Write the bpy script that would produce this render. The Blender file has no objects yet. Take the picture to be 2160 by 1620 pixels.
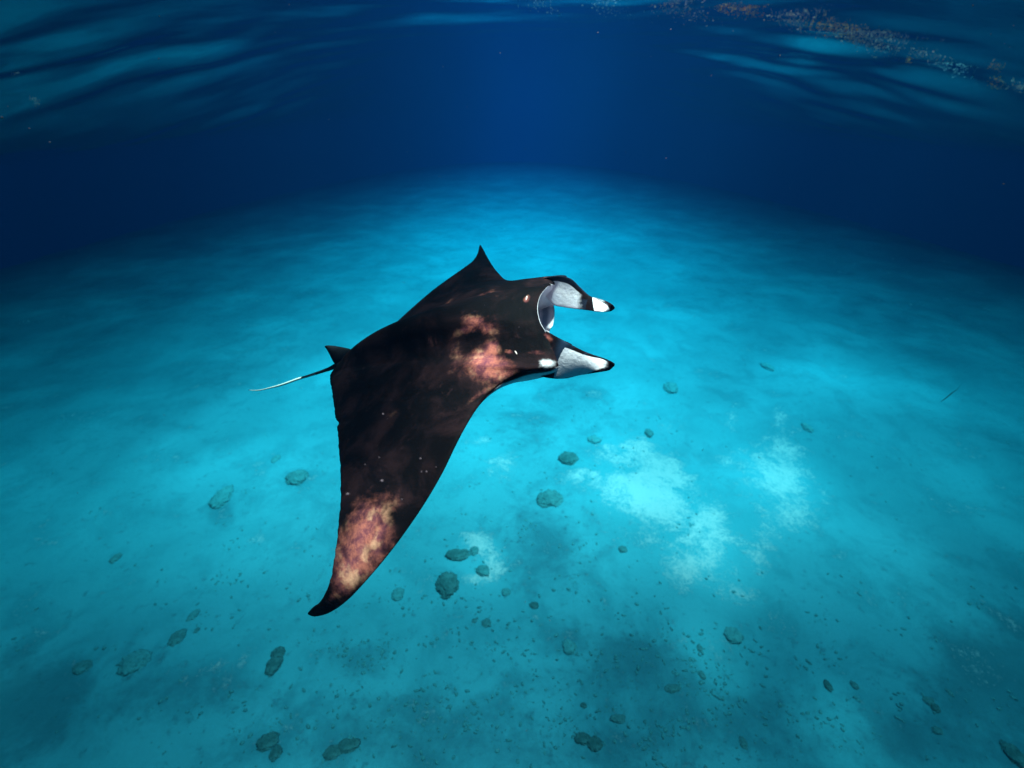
import bpy, math, random
import numpy as np
from mathutils import Vector, noise

random.seed(7)
rng = np.random.default_rng(7)
SC = bpy.context.scene
COL = SC.collection

# ------------------------------------------------------------------ camera
W, H, F = 2160.0, 1620.0, 970.0          # photo size, focal length in photo pixels
TH = math.radians(31.0)                   # the camera looks down by this much
cam_d = bpy.data.cameras.new('camera')
cam = bpy.data.objects.new('camera', cam_d)
COL.objects.link(cam)
cam_d.sensor_width = 36.0
cam_d.lens = 36.0 * F / W
cam_d.clip_start = 0.02
cam_d.clip_end = 600
cam_d.dof.use_dof = True
cam_d.dof.focus_distance = 1.7
cam_d.dof.aperture_fstop = 1.8
cam.location = (0, 0, 0)
cam.rotation_euler = (math.pi / 2 - TH, 0, 0)
SC.camera = cam
cth, sth = math.cos(TH), math.sin(TH)
RIGHT = np.array([1., 0, 0])
FWD = np.array([0, cth, -sth])
UP = np.array([0, sth, cth])


def ray(x, y):
    return (x - W / 2) / F * RIGHT + FWD - (y - H / 2) / F * UP


def at(x, y, d):
    return ray(x, y) * d


FLOOR = -5.5                              # seabed, metres below the camera
SURF = 1.3                               # sea surface, metres above it


def floor_at(x, y):
    r = ray(x, y)
    return r * (FLOOR / r[2])


# ------------------------------------------------------------------ light
SUN_TO = np.array([.18, .10, 1.0])     # towards the sun
SUN_TO = SUN_TO / np.linalg.norm(SUN_TO)
sun_el = math.asin(SUN_TO[2])
sun_az = math.atan2(SUN_TO[0], SUN_TO[1])
sun_d = bpy.data.lights.new('sun', 'SUN')
sun = bpy.data.objects.new('sun', sun_d)
COL.objects.link(sun)
sun_d.energy = 5.0
sun_d.angle = math.radians(7.0)
sun_d.color = (1.0, 0.82, 0.70)
sun.rotation_euler = Vector(SUN_TO).to_track_quat('Z', 'Y').to_euler()

world = bpy.data.worlds.new('World')
SC.world = world
world.use_nodes = True
wn = world.node_tree
wn.nodes.clear()
sky = wn.nodes.new('ShaderNodeTexSky')
sky.sky_type = 'NISHITA'
sky.sun_disc = False
sky.sun_elevation = sun_el
sky.sun_rotation = sun_az
bg = wn.nodes.new('ShaderNodeBackground')
bg.inputs['Strength'].default_value = 0.05
wo = wn.nodes.new('ShaderNodeOutputWorld')
wn.links.new(sky.outputs[0], bg.inputs[0])
wn.links.new(bg.outputs[0], wo.inputs[0])

vs = SC.view_settings
vs.view_transform = 'Standard'
vs.look = 'None'
vs.gamma = 1
vs.use_curve_mapping = False
vs.exposure = 1.88

SC.cycles.use_denoising = True
SC.cycles.max_bounces = 8
SC.cycles.diffuse_bounces = 3
SC.cycles.glossy_bounces = 3
SC.cycles.volume_bounces = 1
SC.cycles.transparent_max_bounces = 8


# ------------------------------------------------------------------ helpers
def tag(o, label=None, cat=None, group=None, kind=None):
    if label: o['label'] = label
    if cat: o['category'] = cat
    if group: o['group'] = group
    if kind: o['kind'] = kind
    return o


def new_obj(name, verts, faces, mat, parent=None, smooth=True, attrs=None):
    me = bpy.data.meshes.new(name)
    me.from_pydata([tuple(map(float, v)) for v in verts], [], faces)
    me.materials.append(mat)
    if smooth:
        me.polygons.foreach_set('use_smooth', [True] * len(me.polygons))
    for k, v in (attrs or {}).items():
        a = me.attributes.new(k, 'FLOAT', 'POINT')
        a.data.foreach_set('value', np.asarray(v, dtype=np.float32))
    me.update()
    o = bpy.data.objects.new(name, me)
    COL.objects.link(o)
    if parent is not None:
        o.parent = parent
    return o


def grid_faces(nu, nv, wrap_v=False):
    f = []
    for i in range(nu - 1):
        for j in range(nv if wrap_v else nv - 1):
            j2 = (j + 1) % nv
            f.append((i * nv + j, i * nv + j2, (i + 1) * nv + j2, (i + 1) * nv + j))
    return f


class NT:
    """A small helper that writes a node tree."""
    def __init__(s, name):
        s.m = bpy.data.materials.new(name)
        s.m.use_nodes = True
        s.t = s.m.node_tree
        s.t.nodes.clear()
        s.out = s.t.nodes.new('ShaderNodeOutputMaterial')

    def n(s, typ, **kw):
        nd = s.t.nodes.new(typ)
        for k, v in kw.items():
            setattr(nd, k, v)
        return nd

    def put(s, sock, v):
        if isinstance(v, bpy.types.NodeSocket):
            s.t.links.new(v, sock)
        elif v is not None:
            if isinstance(v, (tuple, list)) and len(v) == 3 and sock.type == 'RGBA':
                v = (*v, 1)
            sock.default_value = v

    def math(s, op, a, b=None, c=None, clamp=False):
        nd = s.n('ShaderNodeMath', operation=op, use_clamp=clamp)
        for i, v in enumerate((a, b, c)):
            if v is not None: s.put(nd.inputs[i], v)
        return nd.outputs[0]

    def ramp(s, x, lo, hi, a=0.0, b=1.0, smooth=True):
        nd = s.n('ShaderNodeMapRange', interpolation_type='SMOOTHSTEP' if smooth else 'LINEAR')
        s.put(nd.inputs[0], x)
        for i, v in zip((1, 2, 3, 4), (lo, hi, a, b)): s.put(nd.inputs[i], v)
        return nd.outputs[0]

    def mix(s, f, a, b, mode='MIX'):
        nd = s.n('ShaderNodeMix', data_type='RGBA', blend_type=mode)
        s.put(nd.inputs[0], f); s.put(nd.inputs[6], a); s.put(nd.inputs[7], b)
        return nd.outputs[2]

    def attr(s, name):
        return s.n('ShaderNodeAttribute', attribute_name=name).outputs['Fac']

    def coord(s, scale=(1, 1, 1), kind='Object', loc=(0, 0, 0), rot=(0, 0, 0)):
        c = s.n('ShaderNodeTexCoord')
        m = s.n('ShaderNodeMapping')
        s.t.links.new(c.outputs[kind], m.inputs[0])
        m.inputs['Scale'].default_value = scale
        m.inputs['Location'].default_value = loc
        m.inputs['Rotation'].default_value = rot
        return m.outputs[0]

    def noise(s, vec, scale, detail=4, rough=.55, dist=0.0):
        nd = s.n('ShaderNodeTexNoise')
        s.put(nd.inputs['Vector'], vec)
        nd.inputs['Scale'].default_value = scale
        nd.inputs['Detail'].default_value = detail
        nd.inputs['Roughness'].default_value = rough
        nd.inputs['Distortion'].default_value = dist
        return nd.outputs[0]

    def voronoi(s, vec, scale, feature='F1'):
        nd = s.n('ShaderNodeTexVoronoi', feature=feature)
        s.put(nd.inputs['Vector'], vec)
        nd.inputs['Scale'].default_value = scale
        return nd.outputs['Distance']

    def bump(s, h, strength, dist):
        nd = s.n('ShaderNodeBump')
        nd.inputs['Strength'].default_value = strength
        nd.inputs['Distance'].default_value = dist
        s.put(nd.inputs['Height'], h)
        return nd.outputs[0]

    def principled(s, color, rough=.6, spec=.3, normal=None, sss=None):
        p = s.n('ShaderNodeBsdfPrincipled')
        s.put(p.inputs['Base Color'], color)
        s.put(p.inputs['Roughness'], rough)
        s.put(p.inputs['Specular IOR Level'], spec)
        if normal is not None: s.put(p.inputs['Normal'], normal)
        s.t.links.new(p.outputs[0], s.out.inputs['Surface'])
        return p


# ------------------------------------------------------------------ sea water (volume) and sea surface
SIG_S = (0.0004, 0.0022, 0.0058)
SIG_A = (0.205, 0.040, 0.020)


def build_water():
    m = NT('sea_water_volume')
    rho = SIG_S[0] + SIG_A[0] + .004
    c = [s / rho for s in SIG_S]
    sq = [min(1, max(0, 1 - a / (rho * (1 - cc)))) for a, cc in zip(SIG_A, c)]
    p = m.n('ShaderNodeVolumePrincipled')
    p.inputs['Color'].default_value = (*c, 1)
    p.inputs['Absorption Color'].default_value = (*[q * q for q in sq], 1)
    p.inputs['Density'].default_value = rho
    p.inputs['Anisotropy'].default_value = 0.0
    m.t.links.new(p.outputs[0], m.out.inputs['Volume'])
    lo, hi = (-170, -170, FLOOR - 36), (170, 170, SURF + .6)
    v = [(x, y, z) for x in (lo[0], hi[0]) for y in (lo[1], hi[1]) for z in (lo[2], hi[2])]
    f = [(0, 1, 3, 2), (4, 6, 7, 5), (0, 4, 5, 1), (2, 3, 7, 6), (0, 2, 6, 4), (1, 5, 7, 3)]
    o = new_obj('haze', v, f, m.m, smooth=False)
    tag(o, 'deep blue sea water fading everything with distance', kind='stuff')


build_water()


def surf_height(x, y):
    """Long swell whose crest runs away from the camera."""
    return SURF - 2.8 * (1 - np.exp(-np.abs((x - .5) / 10.6) ** 3))


# hand-placed light pools in the surface transmission: (world point that is lit, radius in m, gain)
LIGHT_POOLS = []


def lens(p, r, g=1.0, ax=1.0, rot=0.0):
    p = np.asarray(p, float)
    t = (SURF - p[2]) / SUN_TO[2]
    q = p + SUN_TO * t
    LIGHT_POOLS.append((q[0], q[1], r, g, ax, rot))


def build_surface():
    n = 420
    t = np.linspace(-1, 1, n)
    ax = np.sign(t) * (9 * np.abs(t) + 156 * np.abs(t) ** 6)
    ay = ax * 1.0 + 4.0
    X, Y = np.meshgrid(ax, ay, indexing='ij')
    Z = surf_height(X, Y)
    r2 = np.random.default_rng(21)
    fade = np.clip(1 - (np.abs(X) + np.abs(Y)) / 60, 0, 1)
    flank = .25 + 1.35 * (1 / (1 + np.exp(-(np.abs(X + .3) - 5.2) / .8)))
    flank *= .50 + .55 * np.sin(.55 * X + 1.0) * np.sin(.42 * Y - .6) + .25 * np.sin(.31 * X - .47 * Y)
    flank *= .25 + .75 * np.exp(-(np.hypot(X, Y) / 15.0) ** 2.5)
    for k in range(90):
        lam = .42 * (10.0 ** r2.random())
        ang = r2.normal(math.radians(72), .62)
        kx, ky = 2 * math.pi / lam * math.cos(ang), 2 * math.pi / lam * math.sin(ang)
        a = (0.0060 if lam > 1.1 else .0030) * lam * (.5 + r2.random())
        f2 = np.clip((lam - .2 - (np.hypot(X, Y - 4) * .022)) * 6, 0, 1)
        Z = Z + fade * flank * f2 * a * np.sin(kx * X + ky * Y + r2.random() * 6.28)
    L = np.zeros_like(X)
    for (qx, qy, r, g, axr, rot) in LIGHT_POOLS:
        dx, dy = X - qx, Y - qy
        u = dx * math.cos(rot) + dy * math.sin(rot)
        v = -dx * math.sin(rot) + dy * math.cos(rot)
        L += g * np.exp(-(u * u / (r * axr) ** 2 + v * v / r ** 2))
    LIT_ZONE = .20 + .80 * np.exp(-np.abs((X - 2.1) / 8.8) ** 2.0) * (.5 + .5 * np.tanh((Y - 5.1) / 1.3))  # made-up zone of sunlight, dimmer at the sides and near the camera
    V = np.stack([X, Y, Z], -1).reshape(-1, 3)
    m = NT('sea_surface_water')
    co = m.coord()
    # ripples smaller than the mesh
    b = m.noise(m.coord(scale=(1, 1.6, 1), rot=(0, 0, .35)), 1.9, 4, .55, .4)
    nrm = m.bump(b, 0.10, 0.04)
    fr = m.n('ShaderNodeFresnel')
    fr.inputs['IOR'].default_value = 1.33
    m.put(fr.inputs['Normal'], nrm)
    # noise mask on the transmission imitates sunlight dappled by waves
    n1 = m.noise(co, 0.55, 4, .55, .7)
    n2 = m.noise(co, 2.1, 4, .6, 1.0)
    f1 = m.ramp(n1, .38, .66, .12, 1.0)
    f2 = m.ramp(n2, .40, .62, .35, 1.0)
    sun_mask = m.math('MULTIPLY', f1, f2)
    sun_mask = m.math('ADD', m.math('MULTIPLY', sun_mask, .36), .46)
    # made-up light zone in the mask: bright centre, dimmed sides and foreground
    sun_mask = m.math('MULTIPLY', sun_mask, m.math('ADD', m.attr('crest'), m.math('MULTIPLY', m.math('SUBTRACT', m.noise(co, .35, 3, .5), .5), .35), clamp=True))
    lz = m.math('MULTIPLY', m.attr('lens'), m.ramp(m.noise(co, 5.5, 4, .65, .6), .34, .62, .25, 1.0))  # lens attribute holds the hand-placed light pools
    sun_mask = m.math('ADD', sun_mask, lz, clamp=True)
    tr = m.n('ShaderNodeBsdfTransparent')
    m.put(tr.inputs[0], sun_mask)
    gl = m.n('ShaderNodeBsdfGlossy')
    gl.inputs['Roughness'].default_value = 0.015
    gl.inputs['Color'].default_value = (1, 1, 1, 1)
    m.put(gl.inputs['Normal'], nrm)
    mx = m.n('ShaderNodeMixShader')
    m.put(mx.inputs[0], fr.outputs[0])
    m.put(mx.inputs[1], tr.outputs[0])
    m.put(mx.inputs[2], gl.outputs[0])
    m.t.links.new(mx.outputs[0], m.out.inputs['Surface'])
    o = new_obj('water_surface', V, [q[::-1] for q in grid_faces(n, n)], m.m, attrs={'lens': L.reshape(-1), 'crest': LIT_ZONE.reshape(-1)})  # lens: hand-placed light pools, crest: made-up light zone
    tag(o, 'rippled underside of the sea surface with cyan streaks', kind='structure')


# ------------------------------------------------------------------ seabed
SAND = [  # photo x, y, radius x, radius y (photo px), strength, rotation (image)
    (1372, 1030, 95, 75, 1.0, .5), (1340, 955, 45, 38, .8, 0), (1412, 1045, 45, 50, .9, 0), (1310, 1060, 55, 38, .7, 0),
    (1400, 915, 22, 16, .6, 0), (1290, 940, 18, 10, .6, .4), (1365, 1110, 80, 30, .45, 0),
    (1640, 990, 55, 70, 1.0, 0), (1660, 1070, 45, 55, .8, 0), (1620, 1120, 40, 35, .7, 0), (1590, 1180, 25, 45, .7, 0),
    (1575, 950, 22, 14, .5, 0), (1645, 890, 12, 20, .6, 0), (1545, 885, 9, 22, .5, 0), (1535, 970, 10, 10, .6, 0),
    (1490, 1095, 38, 48, .9, 0), (1505, 1150, 35, 50, .9, 0), (1470, 1200, 70, 40, .9, 0), (1540, 1250, 45, 28, .8, .3),
    (1010, 1145, 32, 18, .8, .3), (1035, 1190, 26, 40, .7, 0), (1018, 1215, 30, 18, .8, 0),
    (1060, 975, 30, 30, .45, 0), (1020, 925, 18, 8, .5, 0), (1220, 1000, 30, 12, .45, -.5),
    (1530, 1210, 40, 40, .7, 0), (1450, 1160, 60, 40, .6, 0), (1560, 1130, 30, 60, .45, 0), (1480, 1340, 50, 70, .4, 0),
    (1740, 1040, 12, 20, .4, 0), (1878, 1040, 18, 14, .5, 0), (1715, 1085, 16, 8, .35, 0),
    (540, 1135, 16, 8, .35, 0), (575, 1000, 20, 8, .3, 0), (680, 1190, 10, 40, .3, 0), (880, 1245, 14, 8, .3, 0),
]
ALGAE_AND_DIM = [  # darker mats on the sand, plus painted dimming of the lower corners
    (1150, 1130, 120, 110, .55, .5), (1110, 900, 150, 60, .35, .3), (1340, 1390, 190, 50, .7, .3), (760, 1390, 70, 40, .6, 0),
    (280, 1400, 70, 45, .5, 0), (1230, 1080, 60, 60, .3, 0), (470, 1050, 40, 50, .4, .6), (1270, 1430, 240, 40, .5, 0),
    (620, 1010, 34, 20, .5, 0), (1700, 1540, 200, 60, .5, 0), (2140, 1590, 40, 40, .8, 0), (1180, 830, 110, 30, .3, 0),
    (900, 1500, 300, 60, .5, 0), (1560, 1390, 60, 80, .3, 0), (400, 1470, 300, 60, .5, 0),
    (1000, 1575, 500, 60, .6, 0), (2110, 1430, 150, 140, .8, 0), (40, 1480, 150, 120, .8, 0), (2000, 1560, 200, 60, .7, 0), (1500, 1500, 300, 70, .5, 0),
]


def floor_blobs(X, Y, lst):
    """Soft irregular patches on the seabed, sizes given by their look in the photo and turned into metres."""
    out = np.zeros_like(X)
    for (px, py, rx, ry, g, rot) in lst:
        c = floor_at(px, py)
        ex = floor_at(px + rx * math.cos(rot), py + rx * math.sin(rot)) - c
        ey = floor_at(px - ry * math.sin(rot), py + ry * math.cos(rot)) - c
        M = np.array([[ex[0], ey[0]], [ex[1], ey[1]]])
        Mi = np.linalg.inv(M)
        dx, dy = X - c[0], Y - c[1]
        u = Mi[0, 0] * dx + Mi[0, 1] * dy
        v = Mi[1, 0] * dx + Mi[1, 1] * dy
        out = np.maximum(out, g * np.exp(-.47 * (u * u + v * v) ** 1.3))
    return out


def far_floor_dist(x, y):
    return np.hypot(np.asarray(x) * 2.7, np.asarray(y) - 4.0)


def floor_z(x, y):
    # far floor shaped to slope down so horizon and surface mirror darken
    drop = .11 * np.logaddexp(0, (far_floor_dist(x, y) - 60) / 8.0) * 8.0
    return FLOOR - np.minimum(drop, 30) + .05 * np.sin(.9 * x + .6 * y) * np.sin(.5 * x - .8 * y + 1) + .03 * np.sin(2.3 * x + 1.1) * np.sin(1.9 * y)


def build_floor():
    n = 460
    t = np.linspace(-1, 1, n)
    ax = 12 * t + 156 * np.sign(t) * np.abs(t) ** 5
    X, Y = np.meshgrid(ax, ax + 5.0, indexing='ij')
    Z = floor_z(X, Y)
    m = NT('sandy_seabed')
    co = m.coord()
    big = m.noise(co, .35, 5, .6, .6)
    mid = m.noise(co, 1.6, 6, .62, .4)
    fine = m.noise(co, 9, 6, .7)
    speck = m.noise(co, 26, 4, .75)
    sand = m.attr('sand')
    alg_dim = m.attr('algae')  # algal mats plus painted corner dimming
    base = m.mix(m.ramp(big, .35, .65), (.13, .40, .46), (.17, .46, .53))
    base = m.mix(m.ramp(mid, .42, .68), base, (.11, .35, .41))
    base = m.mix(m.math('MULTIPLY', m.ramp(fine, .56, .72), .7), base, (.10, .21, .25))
    # dark algal film and painted corner dimming, ragged edges
    ra = m.math('ADD', alg_dim, m.math('MULTIPLY', m.math('SUBTRACT', mid, .5), 1.0))
    ra = m.math('ADD', ra, m.math('MULTIPLY', m.math('SUBTRACT', fine, .5), .6))
    base = m.mix(m.ramp(ra, .15, .75, 0, .6), base, (.07, .16, .20))
    # far floor painted darker with distance, standing in for fading light
    fdim = m.math('ADD', m.attr('far_dim'), m.math('MULTIPLY', m.math('SUBTRACT', big, .5), .25))
    base = m.mix(m.ramp(fdim, 0, .85, 0, .97, smooth=False), base, (.012, .022, .015))
    # bare white sand, edges broken into specks
    e = m.math('ADD', m.math('MULTIPLY', sand, 1.0), m.math('MULTIPLY', m.math('SUBTRACT', mid, .5), 2.5))
    e = m.math('ADD', e, m.math('MULTIPLY', m.math('SUBTRACT', fine, .5), 1.4))
    e = m.math('ADD', e, m.math('MULTIPLY', m.math('SUBTRACT', speck, .5), 1.5))
    base = m.mix(m.ramp(e, .34, 1.15, 0, 1), base, (.90, .60, .60))
    h = m.math('ADD', m.math('MULTIPLY', fine, .6), m.math('MULTIPLY', speck, .3))
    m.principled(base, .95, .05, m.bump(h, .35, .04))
    V = np.stack([X, Y, Z], -1).reshape(-1, 3)
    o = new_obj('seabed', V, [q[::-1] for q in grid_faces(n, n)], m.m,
                attrs={'sand': floor_blobs(X, Y, SAND).reshape(-1), 'algae': floor_blobs(X, Y, ALGAE_AND_DIM).reshape(-1),
                       'far_dim': np.clip((far_floor_dist(X, Y) - 9) / 62, 0, 1).reshape(-1)})
    tag(o, 'pale sandy seabed with white sand patches and dark algal mats and painted dimming', kind='structure')


build_floor()

# ------------------------------------------------------------------ coral heads and rocks
def icosphere(sub):
    import bmesh
    bm = bmesh.new()
    bmesh.ops.create_icosphere(bm, subdivisions=sub, radius=1)
    bm.verts.ensure_lookup_table()
    v = np.array([list(x.co) for x in bm.verts])
    f = [tuple(x.index for x in q.verts) for q in bm.faces]
    bm.free()
    return v, f


ICO3, ICO2, ICO1 = icosphere(5), icosphere(2), icosphere(1)


def coral_mat(name, a, b):
    m = NT(name)
    co = m.coord()
    c = m.mix(m.ramp(m.noise(co, 9, 5, .65), .38, .66), a, b)
    c = m.mix(m.ramp(m.voronoi(co, 34), .05, .4), m.mix(.5, c, (.02, .03, .02)), c)
    m.principled(c, .95, .05, m.bump(m.noise(co, 30, 5, .7), .8, .03))
    return m.m


M_CORAL = [coral_mat('coral_dark', (.09, .17, .17), (.16, .27, .27)),
           coral_mat('coral_brown', (.13, .26, .27), (.19, .36, .37)),
           coral_mat('coral_pale', (.15, .34, .36), (.20, .42, .44))]


def coral_head(px, py, rx, ry, kind, label, cat='coral', name='coral_head', lumps=1, seed=0):
    c = floor_at(px, py)
    dist = np.linalg.norm(c)
    ex = np.linalg.norm(floor_at(px + rx, py) - c)
    ey = min(np.linalg.norm(floor_at(px, py + ry) - c), ex * 1.6)
    rr = random.Random(seed * 31 + int(px))
    v, f = ICO3
    V = []
    for p in v:
        d = Vector(p)
        q = Vector((p[0] * 1.0, p[1] * 1.0, p[2]))
        s = .95 + .26 * noise.noise(d * 1.2 + Vector((seed * 3.1, 0, px * .01))) + .16 * noise.noise(d * 2.7 + Vector((0, seed * 1.7, 0))) \
            + .22 * abs(noise.noise(d * 4.3 + Vector((seed, 0, 0)))) + .07 * noise.noise(d * 11 + Vector((0, 0, seed))) + .05 * noise.noise(d * 24)
        q = q * s
        V.append((q.x * ex, q.y * ey, max(-.25, q.z * .36) * min(ex, ey) * .9))
    fz = float(floor_z(c[0], c[1]))
    o = new_obj(name, V, f, M_CORAL[kind])
    o.location = (c[0], c[1], fz)
    o.rotation_euler = (0, 0, rr.uniform(-.3, .3))
    tag(o, label, cat)
    return o


CORALS = [
    (1200, 966, 19, 15, 0, 'round dark coral head beside the upper left edge of the large white sand patch'),
    (945, 1228, 25, 27, 0, 'largest round dark coral head, right of the manta wing tip'),
    (966, 1167, 26, 12, 0, 'low oblong dark coral head touching the small white sand patch, above the largest round one'),
    (1000, 1160, 10, 9, 1, 'small knob of coral at the right end of the oblong coral head'),
    (1019, 1201, 14, 13, 1, 'grey coral disc ringed by the small white sand patch'),
    (1160, 1052, 26, 18, 1, 'blurred dark coral mound between the manta wing and the large white sand patch'),
    (837, 1251, 13, 14, 2, 'pale round coral disc between wing tip and the largest dark coral head'),
    (1369, 916, 9, 8, 1, 'small round coral just above the large white sand patch'),
    (1255, 925, 15, 8, 2, 'faint flat coral left of the top of the large white sand patch'),
    (1416, 821, 15, 13, 2, 'faint grey coral head right below the near horn of the manta'),
    (372, 1345, 15, 16, 1, 'round coral head alone on the sand left below the manta wing tip'),
    (586, 1378, 14, 12, 0, 'upper and smaller of two stacked coral heads below the wing tip'),
    (577, 1404, 16, 20, 0, 'lower and larger of two stacked coral heads below the wing tip'),
    (626, 1010, 21, 15, 1, 'heart shaped brown coral left of the manta wing'),
    (582, 968, 8, 8, 2, 'tiny faint coral above the heart shaped one, left of the wing'),
    (468, 1045, 20, 26, 2, 'faint elongated coral patch far left of the manta wing'),
    (244, 1176, 10, 8, 1, 'small dark coral on plain sand near the left edge'),
    (172, 1404, 18, 12, 1, 'blurred coral head nearest the lower left edge'),
    (282, 1398, 30, 22, 2, 'wide faint coral mound between two rounder corals at lower left'),
    (565, 1568, 22, 18, 0, 'dark coral clump with a trailing lobe at the bottom left'),
    (583, 1590, 12, 16, 0, 'narrow trailing coral lobe below the bottom left clump'),
    (735, 1574, 24, 16, 0, 'dark lumpy coral head on the bottom edge right of the trailing clump'),
    (702, 1590, 18, 15, 0, 'rounded coral at the left foot of the lumpy bottom coral head'),
    (1230, 1556, 17, 14, 0, 'left half of the dark heart shaped coral pair at the bottom'),
    (1256, 1568, 17, 16, 0, 'right half of the dark heart shaped coral pair at the bottom'),
    (1306, 1517, 18, 9, 1, 'flat oblong coral just above the heart shaped pair'),
    (1568, 1566, 8, 18, 1, 'upright narrow dark rock at the bottom right'),
    (1749, 1443, 8, 11, 0, 'small black coral left one of a pair at lower right'),
    (1804, 1443, 7, 8, 1, 'smaller coral right one of a pair at lower right'),
    (1960, 1478, 11, 8, 1, 'upper of two little corals near the right edge'),
    (1972, 1491, 9, 9, 0, 'lower of two little corals near the right edge'),
    (1978, 1539, 11, 7, 1, 'flat little coral below the pair near the right edge'),
    (2004, 1460, 5, 9, 1, 'slim dark rock near the right edge'),
    (2142, 1590, 18, 24, 0, 'black rock in the bottom right corner'),
    (1202, 1362, 14, 16, 2, 'faint round coral below the small bare sand patch'),
    (1545, 1340, 18, 16, 2, 'pale coral mound below the lowest white sand patch'),
    (1417, 1455, 16, 9, 1, 'flat coral in the middle of the dark rubble field'),
    (1313, 1160, 10, 7, 1, 'small coral on the left side of the middle white sand patch'),
    (1127, 1275, 10, 7, 0, 'small dark coral right of the largest round coral head'),
    (1067, 1247, 10, 8, 2, 'pale little coral between two darker ones'),
    (1000, 1305, 5, 5, 1, 'pebble sized round coral left of a slightly larger one'),
    (1025, 1309, 9, 9, 1, 'round small coral right of a pebble sized one'),
    (405, 1295, 9, 12, 2, 'faint oval coral above the lone round coral head'),
    (414, 1328, 5, 6, 1, 'tiny dark coral at the upper right of the lone round coral head'),
    (1700, 905, 10, 10, 2, 'faint round coral right of the tall white sand patch'),
    (1620, 772, 11, 10, 2, 'very faint far coral above the tall white sand patch'),
    (1475, 1368, 6, 8, 1, 'small dark coral beside the bright sand gap'),
    (1480, 1425, 7, 9, 1, 'small dark coral below the bright sand gap'),
    (1232, 1485, 7, 6, 0, 'small dark rock above and left of the flat oblong coral'),
]
for i, (px, py, rx, ry, k, lab) in enumerate(CORALS):
    rock = 'rock' in lab
    coral_head(px, py, rx, ry, k, lab, 'rock' if rock else 'coral', 'seabed_rock' if rock else 'coral_head', seed=i)


def build_rubble():
    """Loose rubble and algae tufts nobody could count."""
    v, f = ICO1
    V, FC = [], []
    cl = [(1450, 1390, 260, 90, 420), (770, 1390, 110, 60, 220), (1000, 1560, 900, 90, 900), (1100, 1150, 240, 180, 420),
          (1250, 900, 350, 110, 380), (600, 1250, 500, 200, 500), (1650, 1480, 420, 120, 500), (1080, 1380, 300, 120, 350),
          (1080, 1200, 1300, 420, 1500), (900, 1480, 500, 90, 500)]
    for (cx, cy, sx, sy, n) in cl:
        n = int(n * .75)
        sub = [(cx + sx * rng.normal(0, .5), cy + sy * rng.normal(0, .5)) for _ in range(max(6, n // 14))]
        for _ in range(n):
            if random.random() < .65:
                a = random.choice(sub)
                x, y = a[0] + rng.normal(0, 18), a[1] + rng.normal(0, 12)
            else:
                x, y = cx + sx * rng.normal(0, .55), cy + sy * rng.normal(0, .55)
            if y < 720: continue
            c = floor_at(x, y)
            if c[1] > 30: continue
            r = .005 + .022 * random.random() ** 4
            a = random.uniform(0, 6.28)
            ca, sa = math.cos(a), math.sin(a)
            el = random.uniform(.6, 1.6)
            b = len(V)
            z0 = float(floor_z(c[0], c[1]))
            for p in v:
                k = r * random.uniform(.75, 1.25)
                qx, qy = p[0] * el * k, p[1] * k / el
                V.append((c[0] + qx * ca - qy * sa, c[1] + qx * sa + qy * ca, z0 + p[2] * k * .5))
            FC += [tuple(b + i for i in q) for q in f]
    o = new_obj('coral_rubble', V, FC, M_CORAL[2])
    tag(o, 'scattered coral rubble and algae tufts over the sand', kind='stuff')


build_rubble()

# ------------------------------------------------------------------ manta ray
S = 0.65
NC = np.array([-.40, .595, -.67])                      # back normal in camera axes (right, up, forward)
NC = NC / np.linalg.norm(NC)
NW = NC[0] * RIGHT + NC[1] * UP + NC[2] * FWD          # the same in the world
C0 = at(900, 765, 2.7 * S)
FW = at(1150, 650, 2.4 * S) - at(705, 770, 2.95 * S)
FW = FW - NW * FW.dot(NW); FW = FW / np.linalg.norm(FW)     # where it swims to
SP = np.cross(NW, FW)                                       # towards its left wing (far)


def on_body(x, y, h=0.0):
    """Point of the animal seen at photo x, y that lies h metres above its middle plane."""
    r = ray(x, y)
    return r * ((C0.dot(NW) + h * S) / r.dot(NW))


def smooth_path(P, n):
    """Catmull-Rom through the rows of P, n samples per span."""
    P = np.asarray(P, float)
    P = np.vstack([2 * P[0] - P[1], P, 2 * P[-1] - P[-2]])
    out = []
    for i in range(1, len(P) - 2):
        p0, p1, p2, p3 = P[i - 1], P[i], P[i + 1], P[i + 2]
        for k in range(n):
            t = k / n
            out.append(.5 * ((2 * p1) + (-p0 + p2) * t + (2 * p0 - 5 * p1 + 4 * p2 - p3) * t * t + (-p0 + 3 * p1 - 3 * p2 + p3) * t ** 3))
    out.append(P[-2])
    return np.array(out)


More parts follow.
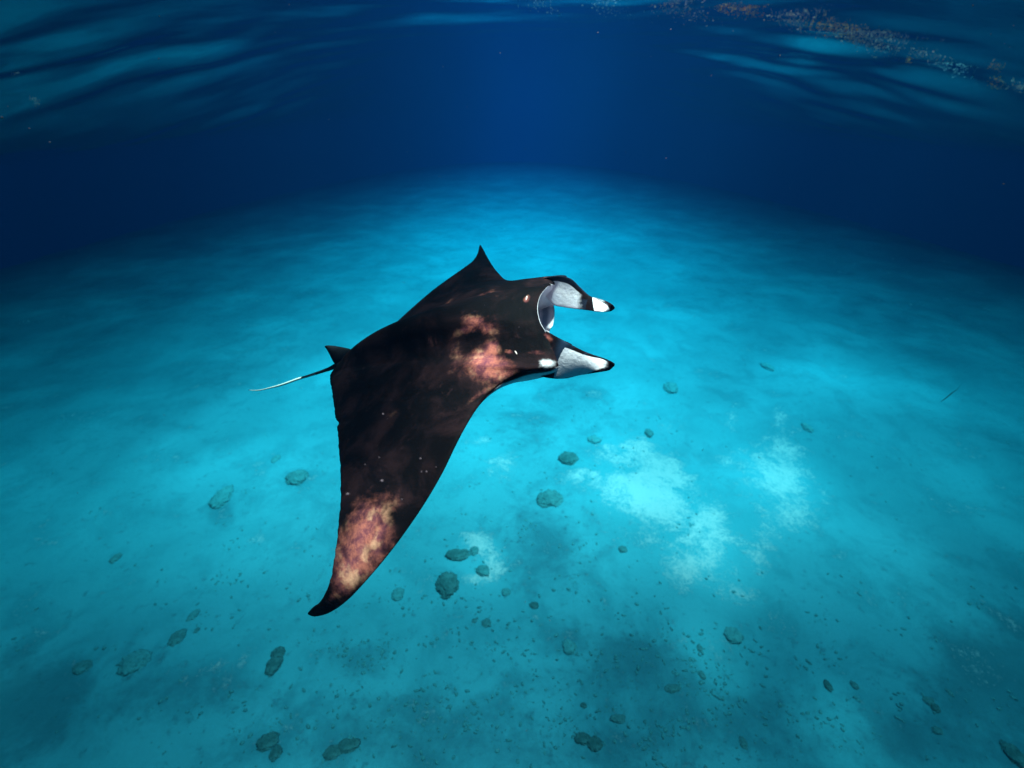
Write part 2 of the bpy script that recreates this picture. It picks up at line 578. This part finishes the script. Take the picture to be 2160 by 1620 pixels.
# leading edge top (x, y, h), leading edge bottom, trailing edge, top thickness, bottom thickness, mouth
ST = [
    ((1013, 516, -.27), (1013, 517, -.27), (1011, 519, -.27), .002, .002, 0),
    ((1018, 524, -.22), (1018, 525, -.225), (1007, 536, -.22), .008, .006, 0),
    ((1025, 540, -.14), (1025, 541, -.15), (997, 551, -.14), .012, .010, 0),
    ((1035, 560, -.07), (1035, 561, -.09), (976, 567, -.07), .018, .018, 0),
    ((1046, 577, -.02), (1046, 578, -.05), (943, 590, -.03), .026, .03, 0),
    ((1060, 592, .00), (1062, 594, -.05), (905, 619, .0), .04, .06, 0),
    ((1088, 592, .02), (1092, 597, -.10), (864, 655, .01), .055, .09, 0),
    ((1125, 590, .03), (1130, 598, -.14), (828, 687, .02), .065, .12, 0),
    ((1147, 591, .03), (1158, 602, -.18), (797, 708, .02), .075, .14, 0),
    ((1163, 601, .03), (1170, 640, -.22), (768, 728, .02), .085, .15, .25),
    ((1154, 605, .06), (1167, 644, -.23), (744, 739, .02), .10, .15, .9),
    ((1139, 624, .07), (1169, 655, -.23), (732, 747, .02), .11, .15, 1),
    ((1133, 650, .07), (1168, 669, -.23), (720, 757, .02), .115, .15, 1),
    ((1138, 678, .06), (1165, 686, -.23), (712, 768, .01), .11, .15, .95),
    ((1150, 700, .04), (1158, 702, -.22), (706, 776, .01), .09, .14, .5),
    ((1158, 722, .02), (1164, 742, -.21), (701, 783, .01), .075, .13, .0),
    ((1158, 754, .00), (1160, 780, -.20), (697, 790, .0), .075, .12, 0),
    ((1140, 776, .00), (1140, 797, -.17), (696, 800, .0), .08, .11, 0),
    ((1100, 786, .00), (1100, 804, -.13), (699, 818, .0), .075, .10, 0),
    ((1062, 802, .00), (1066, 814, -.08), (703, 843, .0), .065, .085, 0),
    ((1028, 829, .00), (1030, 832, -.05), (706, 870, .0), .055, .07, 0),
    ((1003, 855, .01), (1003, 857, -.03), (709, 886, .01), .046, .055, 0),
    ((980, 893, .02), (980, 894, -.01), (712, 906, .02), .038, .045, 0),
    ((958, 938, .03), (958, 939, .01), (714, 935, .03), .032, .036, 0),
    ((934, 990, .03), (934, 991, .015), (717, 975, .04), .028, .03, 0),
    ((904, 1045, .02), (904, 1046, .01), (719, 1030, .04), .024, .026, 0),
    ((868, 1100, .0), (868, 1101, -.01), (717, 1075, .03), .02, .02, 0),
    ((824, 1160, -.03), (824, 1161, -.04), (712, 1125, .01), .017, .017, 0),
    ((776, 1218, -.07), (776, 1219, -.078), (705, 1182, -.03), .013, .013, 0),
    ((732, 1265, -.13), (732, 1266, -.135), (693, 1235, -.09), .009, .009, 0),
    ((695, 1291, -.19), (695, 1291.5, -.194), (677, 1267, -.15), .006, .006, 0),
    ((666, 1299.5, -.24), (666, 1300, -.243), (660, 1281, -.20), .004, .004, 0),
    ((651, 1297, -.27), (651, 1297.5, -.272), (649, 1293, -.25), .002, .002, 0),
]


def blob(x, y, cx, cy, rx, ry, rot=0.0, p=1.0):
    dx, dy = x - cx, y - cy
    c, s = math.cos(rot), math.sin(rot)
    u, v = (dx * c + dy * s) / rx, (-dx * s + dy * c) / ry
    return np.exp(-(u * u + v * v) ** p)


def build_manta():
    root = bpy.data.objects.new('manta_ray', None)
    COL.objects.link(root)
    root.location = C0
    tag(root, 'black backed manta ray swimming over the sand with its mouth wide open', 'manta ray')

    # ---- skin
    m = NT('manta_skin')
    co = m.coord()
    white, tan, shade = m.attr('white'), m.attr('tan'), m.attr('shade')
    n1 = m.noise(co, 7, 6, .62, .5)
    n2 = m.noise(co, 28, 5, .7, .3)
    n3 = m.noise(co, 90, 3, .6)
    dark = m.mix(m.ramp(n1, .40, .72), (.004, .0025, .0035), (.028, .010, .012))
    dark = m.mix(m.math('MULTIPLY', m.ramp(n2, .58, .75), .45), dark, (.055, .019, .022))
    dapple_f = m.math('ADD', tan, m.math('MULTIPLY', m.math('SUBTRACT', n1, .5), 1.4))
    dapple_f = m.math('ADD', dapple_f, m.math('MULTIPLY', m.math('SUBTRACT', n2, .5), .5))
    dapple_f = m.math('MULTIPLY', m.ramp(dapple_f, .25, 1.15), m.ramp(tan, .02, .22))
    dapple_col = m.mix(m.ramp(n2, .35, .65), (.26, .055, .080), (.66, .15, .11))  # copper of sunlit dapples painted into the skin colour
    dapple_col = m.mix(m.ramp(m.noise(co, 13, 4, .6), .50, .66), dapple_col, (.98, .36, .23))
    c = m.mix(dapple_f, dark, dapple_col)
    wf = m.math('ADD', white, m.math('MULTIPLY', m.math('SUBTRACT', n2, .5), .8))
    wcol = m.mix(m.ramp(n1, .35, .7), (.93, .74, .84), (.97, .76, .82))
    c = m.mix(m.ramp(wf, .22, .72), c, wcol)
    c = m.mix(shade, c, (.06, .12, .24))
    bp = m.math('ADD', m.math('MULTIPLY', n2, .6), m.math('MULTIPLY', n3, .25))
    m.principled(c, .65, .03, m.bump(bp, .35, .012))
    skin = m.m

    ns = 8
    LT = smooth_path([on_body(*s[0]) for s in ST], ns)
    LB = smooth_path([on_body(*s[1]) for s in ST], ns)
    TE = smooth_path([on_body(*s[2]) for s in ST], ns)
    sc = smooth_path([s[3:6] for s in ST], ns)
    nu = len(LT)
    nt, ne, nb = 46, 44, 40
    V, wht, tn, shd = [], [], [], []
    # ragged trailing edge of the near wing
    for i in range(nu):
        u = i / ns
        if 16 < u < 31:
            j = .002 * math.sin(u * 7.1) * math.sin(u * 2.9 + 1) + .001 * math.sin(u * 17.0)
            d = LT[i] - TE[i]
            TE[i] = TE[i] + d / np.linalg.norm(d) * (j + .012 * math.exp(-((u - 21.35) / .22) ** 2)) * (1 if u < 29 else .3)
    for i in range(nu):
        u = i / ns
        tt, tb, mo = sc[i]
        mo = min(1, max(0, mo))
        ch = LT[i] - TE[i]
        L = np.linalg.norm(ch)
        od = ch / max(L, 1e-6)
        headness = math.exp(-((u - 12) / 5.2) ** 4)
        row = []
        for k in range(nt):
            s = k / (nt - 1)
            v = 1 - (1 - math.cos(math.pi * s)) / 2 if False else 1 - s       # 1 at the trailing edge, 0 at the lip
            p = TE[i] * v + LT[i] * (1 - v)
            x = 1 - v
            prof = (math.sin(math.pi * min(1, x ** .85))) ** .8 if x < 1 else 0
            # the head stays thick up to the lip
            prof = prof * (1 - headness) + headness * (1 - (2 * abs(x - .5)) ** 2.6) * (1 if True else 0)
            prof = max(0, prof)
            ridge = .035 * math.exp(-((u - 12.2) / 1.8) ** 2) * math.sin(math.pi * x) ** 1.2
            p = p + NW * S * (tt * prof + ridge)
            row.append(p); wht.append(0.0); shd.append(0.0)
        gap = np.linalg.norm(LT[i] - LB[i])
        for k in range(1, ne + 1):
            s = math.sin(.5 * math.pi * k / (ne + 1)) ** 2
            p = LT[i] * (1 - s) + LB[i] * s
            out = .42 * gap * math.sin(math.pi * s) * (1 - mo)
            lip = .012 * S * (math.exp(-(s / .07) ** 2) + math.exp(-((1 - s) / .07) ** 2)) * mo
            cav = -.42 * S * mo * math.sin(math.pi * s) ** .7
            p = p + od * (out + lip + cav)
            p = p + NW * S * .03 * mo * math.sin(2 * math.pi * s)
            row.append(p)
            inside = mo > .15
            side = 1 / (1 + math.exp(-(s - .30) / .06)) if 15.5 < u < 20.5 else (0.0 if s < .5 else .5)
            wht.append(1.0 if inside else side)
            if inside:                      # throat darkened by painted shade, gill plates, dark groove, white lower lip
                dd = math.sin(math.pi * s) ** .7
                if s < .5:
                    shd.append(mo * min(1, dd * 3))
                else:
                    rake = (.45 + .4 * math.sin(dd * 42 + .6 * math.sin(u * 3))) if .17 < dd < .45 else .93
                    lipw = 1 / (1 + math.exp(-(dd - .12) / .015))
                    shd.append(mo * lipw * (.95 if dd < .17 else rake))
            else:
                shd.append(0.0)
        for k in range(nb):
            s = k / (nb - 1) * (nb - 1) / nb
            v = s
            p = TE[i] * v + LB[i] * (1 - v)
            x = 1 - v
            prof = math.sin(math.pi * min(1, x ** .85)) ** .8 if x < 1 else 0
            p = p - NW * S * tb * max(0, prof) * .8
            row.append(p)
            wht.append(1.0 if s < .9 else .3); shd.append(0.0)
        V += row
    V = np.array(V)
    nv = nt + ne + nb
    # photo coordinates of each vertex, to place painted sun dapples and pale marks on the back
    dpt = V @ FWD
    PX = (V @ RIGHT) / dpt * F + W / 2
    PY = -(V @ UP) / dpt * F + H / 2
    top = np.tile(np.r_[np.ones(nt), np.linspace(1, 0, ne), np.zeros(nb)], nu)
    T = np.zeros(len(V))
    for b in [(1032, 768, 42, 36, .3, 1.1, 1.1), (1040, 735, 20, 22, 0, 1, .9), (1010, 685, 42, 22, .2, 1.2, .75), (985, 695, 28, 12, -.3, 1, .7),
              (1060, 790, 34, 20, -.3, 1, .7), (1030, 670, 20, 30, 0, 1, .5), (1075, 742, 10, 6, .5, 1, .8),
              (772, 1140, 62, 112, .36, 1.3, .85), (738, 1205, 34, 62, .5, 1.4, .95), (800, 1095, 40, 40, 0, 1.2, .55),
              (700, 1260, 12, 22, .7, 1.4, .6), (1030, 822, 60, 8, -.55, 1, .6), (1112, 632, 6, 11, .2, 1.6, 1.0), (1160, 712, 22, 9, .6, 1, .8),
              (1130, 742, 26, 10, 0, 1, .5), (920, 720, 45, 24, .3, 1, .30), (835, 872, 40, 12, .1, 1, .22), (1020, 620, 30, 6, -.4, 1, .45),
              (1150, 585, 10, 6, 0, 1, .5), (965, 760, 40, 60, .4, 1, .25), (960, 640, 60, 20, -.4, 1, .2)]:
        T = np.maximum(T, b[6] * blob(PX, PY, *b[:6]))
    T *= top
    wht = np.array(wht)
    for b in [(1155, 768, 22, 13, -.15, 1, .62), (1095, 803, 38, 7, -.35, 1.5, .8), (1062, 813, 22, 5, -.45, 1.5, .8)]:
        wht = np.maximum(wht, b[6] * blob(PX, PY, *b[:6]) * (top > 0))
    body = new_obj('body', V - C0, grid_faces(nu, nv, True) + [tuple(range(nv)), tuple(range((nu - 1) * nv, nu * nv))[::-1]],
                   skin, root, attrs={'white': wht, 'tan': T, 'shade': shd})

    def sstep(x):
        x = min(1, max(0, x))
        return x * x * (3 - 2 * x)

    def blade(name, secs, thick, bulge, paint, nsec=20, nw=44, mat=skin):
        """Lobe lofted over sections (edge A, edge B), bulging along a direction, closed with real thickness."""
        A = smooth_path([s[0] for s in secs], nsec)
        B = smooth_path([s[1] for s in secs], nsec)
        n = len(A)
        mid = np.zeros((n, nw, 3))
        for i in range(n):
            wd = np.linalg.norm(B[i] - A[i])
            q = i / (n - 1)
            for j in range(nw):
                t = j / (nw - 1)
                mid[i, j] = A[i] * (1 - t) + B[i] * t + bulge(q, t) * wd
        du = np.gradient(mid, axis=0); dv = np.gradient(mid, axis=1)
        nn = np.cross(du, dv)
        nn /= np.maximum(np.linalg.norm(nn, axis=2, keepdims=True), 1e-9)
        tt = np.linspace(0, 1, nw)
        th = thick * np.sqrt(np.clip(np.sin(np.pi * tt), 0.0, 1))[None, :, None] * np.sqrt(np.clip(1 - np.linspace(0, 1, n) ** 6, .02, 1))[:, None, None]
        Fr, Bk = mid + nn * th * .5, mid - nn * th * .5
        # closed loop: front 0..nw-1, back nw-1..0
        rows = np.concatenate([Fr, Bk[:, ::-1][:, 1:-1]], axis=1)
        nl = rows.shape[1]
        wh, tn_, sh_ = [], [], []
        for i in range(n):
            for j in range(nl):
                front = j < nw
                t = (j if front else 2 * nw - 2 - j) / (nw - 1)
                a, b_, c_ = paint(i / (n - 1), t, front)
                wh.append(a); tn_.append(b_); sh_.append(c_)
        fc = grid_faces(n, nl, True) + [tuple(range(nl)), tuple(range((n - 1) * nl, n * nl))[::-1]]
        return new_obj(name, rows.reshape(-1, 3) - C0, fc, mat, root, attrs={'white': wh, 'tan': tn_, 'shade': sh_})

    ob = on_body
    # far (left) head lobe: we look at its pale inner side
    far = [(ob(1138, 589, .02), ob(1143, 610, -0.036)), (ob(1160, 584, .03), ob(1152, 626, -0.084)), (ob(1184, 582, .02), ob(1168, 643, -0.095)), (ob(1206, 589, .01), ob(1190, 648, -0.095)),
           (ob(1224, 606, -.02), ob(1210, 651, -0.090)), (ob(1244, 624, -.06), ob(1236, 654, -0.081)),
           (ob(1262, 630, -.08), ob(1256, 657, -0.072)), (ob(1280, 636, -.09), ob(1272, 658, -0.067)),
           (ob(1291, 642, -.10), ob(1287, 657, -.14)), (ob(1297, 648, -.12), ob(1296, 652, -.125))]

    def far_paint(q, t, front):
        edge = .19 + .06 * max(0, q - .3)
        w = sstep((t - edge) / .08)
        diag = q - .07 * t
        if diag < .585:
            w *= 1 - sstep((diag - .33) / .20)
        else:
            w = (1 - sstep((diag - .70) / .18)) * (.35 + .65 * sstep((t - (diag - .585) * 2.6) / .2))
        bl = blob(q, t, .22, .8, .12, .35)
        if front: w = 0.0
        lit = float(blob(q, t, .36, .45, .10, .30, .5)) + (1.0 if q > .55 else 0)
        return w, 0.0, max(0.0, .10 + .40 * float(bl) - .5 * lit)  # bluish shade and lit patch painted into the lobe colour

    blade('cephalic_fin', far, .018 * S, lambda q, t: SP * (.14 * math.sin(math.pi * t) * (1 - q * .7)) + FW * 0, far_paint)

    near = [(ob(1135, 692, .03), ob(1120, 786, -0.077)), (ob(1150, 697, .04), ob(1145, 795, -0.094)), (ob(1170, 708, .03), ob(1172, 799, -0.105)), (ob(1196, 722, .02), ob(1196, 798, -0.105)),
            (ob(1224, 737, .00), ob(1221, 792, -0.094)), (ob(1248, 747, -.02), ob(1246, 788, -0.083)),
            (ob(1270, 754, -.05), ob(1268, 784.5, -0.077)), (ob(1287, 761, -.07), ob(1285, 781, -.12)), (ob(1297, 767, -.09), ob(1296, 772, -.10))]

    def near_paint(q, t, front):
        if front and t < .35: return 0.0, 0.0, 0.0
        strip = .10 + .42 * max(0, .42 - q)
        w = sstep((t - strip) / .10)
        bound = .34 - .16 * t + .05
        if q < bound:
            w = .7 * float(blob(q, t, .20, .62, .08, .20)) + .4 * float(blob(q, t, .17, .45, .05, .07))
        low = 1 - 1.1 * max(0, q - .58)
        w *= 1 - .85 * sstep((t - low + .12) / .2)
        w *= 1 - .95 * sstep((q - .70 - .03 * math.sin(t * 70) + .06) / .28)
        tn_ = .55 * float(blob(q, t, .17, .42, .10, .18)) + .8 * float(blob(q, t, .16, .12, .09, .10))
        return w, tn_, .25 * math.exp(-((q - .36 + .1 * t) / .05) ** 2) + .12 * max(0, math.sin(9 * t + 46 * q + 3 * q * t)) ** 4 * sstep((q - .3) * 5)  # last value: painted shade band and streaks

    blade('cephalic_fin', near, .020 * S, lambda q, t: (NW * .05 - SP * .02) * math.sin(math.pi * t) * (1 - q * .5), near_paint)

    # pale band inside the lower lip is the tooth band and jaw
    # dorsal fin at the tail root
    dk = NT('fin_skin')
    co = dk.coord()
    dk.principled(dk.mix(dk.ramp(dk.noise(co, 14, 4, .6), .4, .7), (.004, .004, .007), (.014, .012, .016)), .6, .06)
    df = [(ob(752, 740, .02), ob(706, 768, .02)), (ob(735, 735, .05), ob(702, 762, .045)), (ob(718, 731.5, .08), ob(698, 754, .07)),
          (ob(702, 729, .11), ob(693, 744, .10)), (ob(691, 728.5, .13), ob(688, 735, .125)), (ob(686, 729.5, .14), ob(686, 731, .14))]
    blade('dorsal_fin', df, .03 * S, lambda q, t: NW * 0, lambda q, t, f: (0, 0, 0), mat=dk.m)

    # whip tail
    tm = NT('tail_skin')
    tw = tm.attr('tw')
    tm.principled(tm.mix(tw, (.008, .009, .014), (.86, .84, .80)), .5, .2)
    path = smooth_path([np.r_[ob(x, y, h), r] for x, y, h, r in
                        [(722, 768, .00, .016), (708, 772, .00, .0125), (695, 778, .0, .0095), (672, 786, .0, .0072), (650, 793, .0, .0065), (627, 800, .0, .006),
                         (605, 808, -.005, .0058), (588, 813.5, -.01, .0052), (566, 819, -.015, .0036), (548, 823, -.02, .003), (534, 823.5, -.02, .0022), (524, 822.5, -.02, .001)]], 6)
    VV, tws = [], []
    ng = 10
    for i, q in enumerate(path):
        p, r = q[:3], q[3] * S * 1.45
        d = path[min(i + 1, len(path) - 1)][:3] - path[max(i - 1, 0)][:3]
        d /= np.linalg.norm(d)
        a = np.cross(d, NW); a /= np.linalg.norm(a); b = np.cross(a, d)
        fr = i / (len(path) - 1)
        for j in range(ng):
            th = 2 * math.pi * j / ng
            VV.append(p + (a * math.cos(th) + b * math.sin(th)) * r)
            wv = 1.0 if math.sin(th) < (-.3 if fr < .3 else (.35 if fr < .42 else 2)) else 0.0
            tws.append(0.0 if (fr < .2 or fr > .97) else wv)
    new_obj('tail', np.array(VV) - C0, grid_faces(len(path), ng, True) + [tuple(range(ng)), tuple(range((len(path) - 1) * ng, len(path) * ng))[::-1]],
            tm.m, root, attrs={'tw': tws})

    # eyes on the outer sides of the head
    em = NT('eye_black')
    em.principled((.004, .004, .005), .15, .6)
    v, f = ICO2
    for (x, y, h) in ((1128, 789, -.09), (1140, 592, -.07)):
        new_obj('eye', v * .014 * S + (ob(x, y, h) - C0), f, em.m, root)

    # pale slit of the spiracle behind the near lobe
    pm = NT('spiracle_skin')
    pm.principled((.75, .48, .46), .6, .2)
    for (x, y, dx, dy, r) in ((1082, 742, 3.0, 5.0, .004), (1114, 632, .6, 5, .005)):
        a = None
        best = np.argmin((PX - x) ** 2 + (PY - y) ** 2 + (1 - top) * 1e6)
        p = V[best]
        tdir = at(x + dx, y + dy, 1) - at(x - dx, y - dy, 1)
        tdir = tdir - NW * tdir.dot(NW); tdir /= np.linalg.norm(tdir)
        sd = np.cross(tdir, NW)
        L = .020 * S
        vv = [tuple((p - C0) + tdir * q[0] * L + sd * q[1] * r * S + NW * q[2] * .004 * S) for q in v]
        new_obj('spiracle', vv, f, pm.m, root)
    return root


build_manta()

# hand-placed pools of light let through the surface onto manta and sand
for (x, y, r, g) in [(1030, 770, .16, 2.4), (1010, 690, .09, 1.2), (750, 1180, .20, 2.2), (1215, 770, .22, 5.0), (1200, 615, .22, 5.0), (1275, 645, .10, 2.5), (1155, 665, .10, 2.0),
                     (1160, 705, .08, 1.6), (620, 800, .20, 1.2)]:
    lens(on_body(x, y), r, g)
for (x, y, r, g) in [(1640, 1020, .8, .1), (1500, 1180, .7, .2), (1010, 1180, .4, .3), (1490, 1370, .30, .30), (560, 1100, .9, .12), 
                     (700, 800, 1.2, .2), (1780, 1540, .22, .5), (1100, 500, 6, .35), (1750, 800, 1.5, .4), (400, 1000, 1.4, .1), (1000, 950, .8, .3)]:
    lens(floor_at(x, y), r, g)
build_surface()

# ------------------------------------------------------------------ weed and foam under the surface
def surf_hit(x, y):
    r = ray(x, y)
    for k in range(1, 4000):
        p = r * (k * .01)
        if p[2] > surf_height(p[0], p[1]) - .03:
            return p
    return r * 14


def leaf_mat(name, a, b):
    m = NT(name)
    m.principled(m.mix(m.ramp(m.noise(m.coord(), 12, 3), .4, .6), a, b), .7, .2)
    return m.m


M_WEED = leaf_mat('weed_brown', (.85, .10, .03), (.95, .22, .07))
M_PINK = leaf_mat('weed_pale', (.85, .20, .18), (.95, .34, .28))
M_FOAM = leaf_mat('foam_grey', (.30, .26, .30), (.50, .42, .45))


def weed(px, py, w, h, n, mat, label, name='weed_clump', cat='seaweed', size=(.3, 1.0)):
    """A loose clump of small flat blades and bladders just under the surface."""
    c = surf_hit(px, py)
    d = np.linalg.norm(c) / F                                # metres per photo pixel there
    V, FC = [], []
    for _ in range(int(n * 2.2)):
        a, b = random.gauss(0, .42), random.gauss(0, .42)
        p = c + RIGHT * a * w * d + UP * (b * h * .6 + a * w * .30 * (1 if px > 1000 else -1) * -1) * d + FWD * random.gauss(0, .12) * w * d
        L = random.uniform(*size) * d * random.choice((1, 1, 2.2))
        t = Vector((random.gauss(0, 1), random.gauss(0, 1), random.gauss(0, .45))).normalized()
        s = t.cross(Vector((random.gauss(0, 1), random.gauss(0, 1), random.gauss(0, 1)))).normalized()
        k = t.cross(s)
        wd = L * random.uniform(.18, .5)
        b0 = len(V)
        P = Vector(p)
        V += [P - t * L, P + s * wd + k * wd * .3, P + t * L, P - s * wd - k * wd * .3, P + k * wd * .6, P - k * wd * .6]
        FC += [(b0, b0 + 1, b0 + 4), (b0 + 1, b0 + 2, b0 + 4), (b0 + 2, b0 + 3, b0 + 4), (b0 + 3, b0, b0 + 4),
               (b0 + 1, b0, b0 + 5), (b0 + 2, b0 + 1, b0 + 5), (b0 + 3, b0 + 2, b0 + 5), (b0, b0 + 3, b0 + 5)]
    o = new_obj(name, [np.array(v) - c for v in V], FC, mat, smooth=False)
    o.location = c
    tag(o, label, kind='stuff')
    return o


weed(1820, 82, 60, 16, 420, M_PINK, 'largest pinkish brown weed clump hanging under the surface at right')
weed(1762, 62, 60, 8, 220, M_WEED, 'long thin rusty weed raft left of the largest clump')
weed(1665, 44, 50, 10, 150, M_PINK, 'thin pinkish weed raft between the far and the rusty one')
weed(1575, 24, 40, 8, 150, M_WEED, 'rust red weed raft near the top of the frame')
weed(1530, 21, 25, 6, 60, M_WEED, 'small reddish weed tuft left of the rust red raft')
weed(1420, 17, 70, 8, 200, M_PINK, 'long pale tan weed raft at the top, right of centre')
weed(1270, 13, 70, 5, 120, M_FOAM, 'faint grey foam band at the top centre', 'foam_band', 'foam')
weed(1140, 14, 60, 5, 70, M_FOAM, 'faintest foam band left of the top centre', 'foam_band', 'foam')
weed(1950, 116, 40, 10, 80, M_PINK, 'loose pinkish weed bits right of the largest clump')
weed(1917, 126, 6, 14, 26, M_WEED, 'short yellowish weed strand hanging down below the bits')
weed(2010, 145, 40, 8, 90, M_FOAM, 'grey foam flecks sloping down toward the right edge', 'foam_band', 'foam')
weed(2097, 144, 12, 6, 24, M_WEED, 'tiny orange weed scrap near the right edge, upper one')
weed(2098, 181, 14, 6, 26, M_WEED, 'tiny orange weed scrap near the right edge, lower one')
weed(2148, 187, 14, 10, 26, M_PINK, 'pinkish weed bit cut by the right edge')
weed(1869, 109, 10, 3, 14, M_FOAM, 'short pale sliver just below the largest weed clump', 'weed_sliver')
weed(76, 214, 7, 16, 30, M_PINK, 'pale pinkish weed scrap drifting near the left edge')


def build_snow():
    """Plankton and marine snow between the camera and the far water."""
    v, f = ICO1
    V, FC = [], []
    spec = [(4, 248, 1.1, 5.5), (62, 271, 1.2, 4.0), (105, 300, 1.2, 4.5), (335, 124, 1.2, 3.0), (336, 34, 1.2, 3), (1055, 112, 1.3, 3), (1261, 69, 1.2, 3.2), (1415, 62, 1.2, 3),
            (1645, 118, 1.2, 4), (2117, 388, 1.2, 4), (805, 1014, .9, 6), (733, 1042, .9, 5), (808, 873, 1.0, 3), (887, 967, 1, 3.5), (889, 995, 1, 3.5), (900, 995, 1, 3.5),
            (848, 1053, 1, 3), (1095, 690, 1, 2.2), (2138, 54, 1, 3), (2090, 72, 1, 2.6), (2119, 92, 1, 2.6), (2130, 100, 1, 2.2), (2052, 12, 1, 2.6), (17, 225, 1, 2.5),
            (610, 10, 1.1, 2.5), (580, 68, 1.1, 2), (920, 985, 1, 2.4), (800, 965, 1, 2.4), (770, 980, 1, 2)]
    pts = [(at(x, y, d), .48 * r * d / F) for x, y, d, r in spec]
    for _ in range(520):
        d = .6 + 3.2 * random.random()
        x, y = random.uniform(-100, 2260), random.uniform(-100, 1720)
        p = at(x, y, d)
        if p[2] > .4: continue
        pts.append((p, random.uniform(.25, .6) * d / F * (1.0 if random.random() < .95 else 1.8)))
    for p, r in pts:
        b = len(V)
        e = random.uniform(.6, 1.5)
        for q in v:
            V.append(tuple(p + np.array([q[0] * e, q[1], q[2] / e]) * r * random.uniform(.7, 1.2)))
        FC += [tuple(b + i for i in q) for q in f]
    m = NT('plankton')
    m.principled((.30, .18, .22), .8, .05)
    o = new_obj('plankton', V, FC, m.m)
    tag(o, 'tiny pale plankton specks drifting in the water', kind='stuff')


build_snow()


def strand():
    a = at(1995, 834, 3.2)
    pts = smooth_path([np.r_[at(x, y, 3.2), r] for x, y, r in ((1985, 847, .0015), (1996, 839, .0035), (2008, 829, .003), (2018, 822, .0015), (2026, 812, .0008))], 5)
    V = []
    for i, q in enumerate(pts):
        for j in range(6):
            th = j / 6 * 6.283
            V.append(q[:3] - a + (UP * math.cos(th) + FWD * math.sin(th)) * q[3])
    m = NT('dead_blade')
    m.principled((.03, .05, .05), .8, .1)
    o = new_obj('seagrass_blade', V, grid_faces(len(pts), 6, True), m.m)
    o.location = a
    tag(o, 'single thin dark seagrass blade drifting at the right of the frame', 'seagrass')


strand()
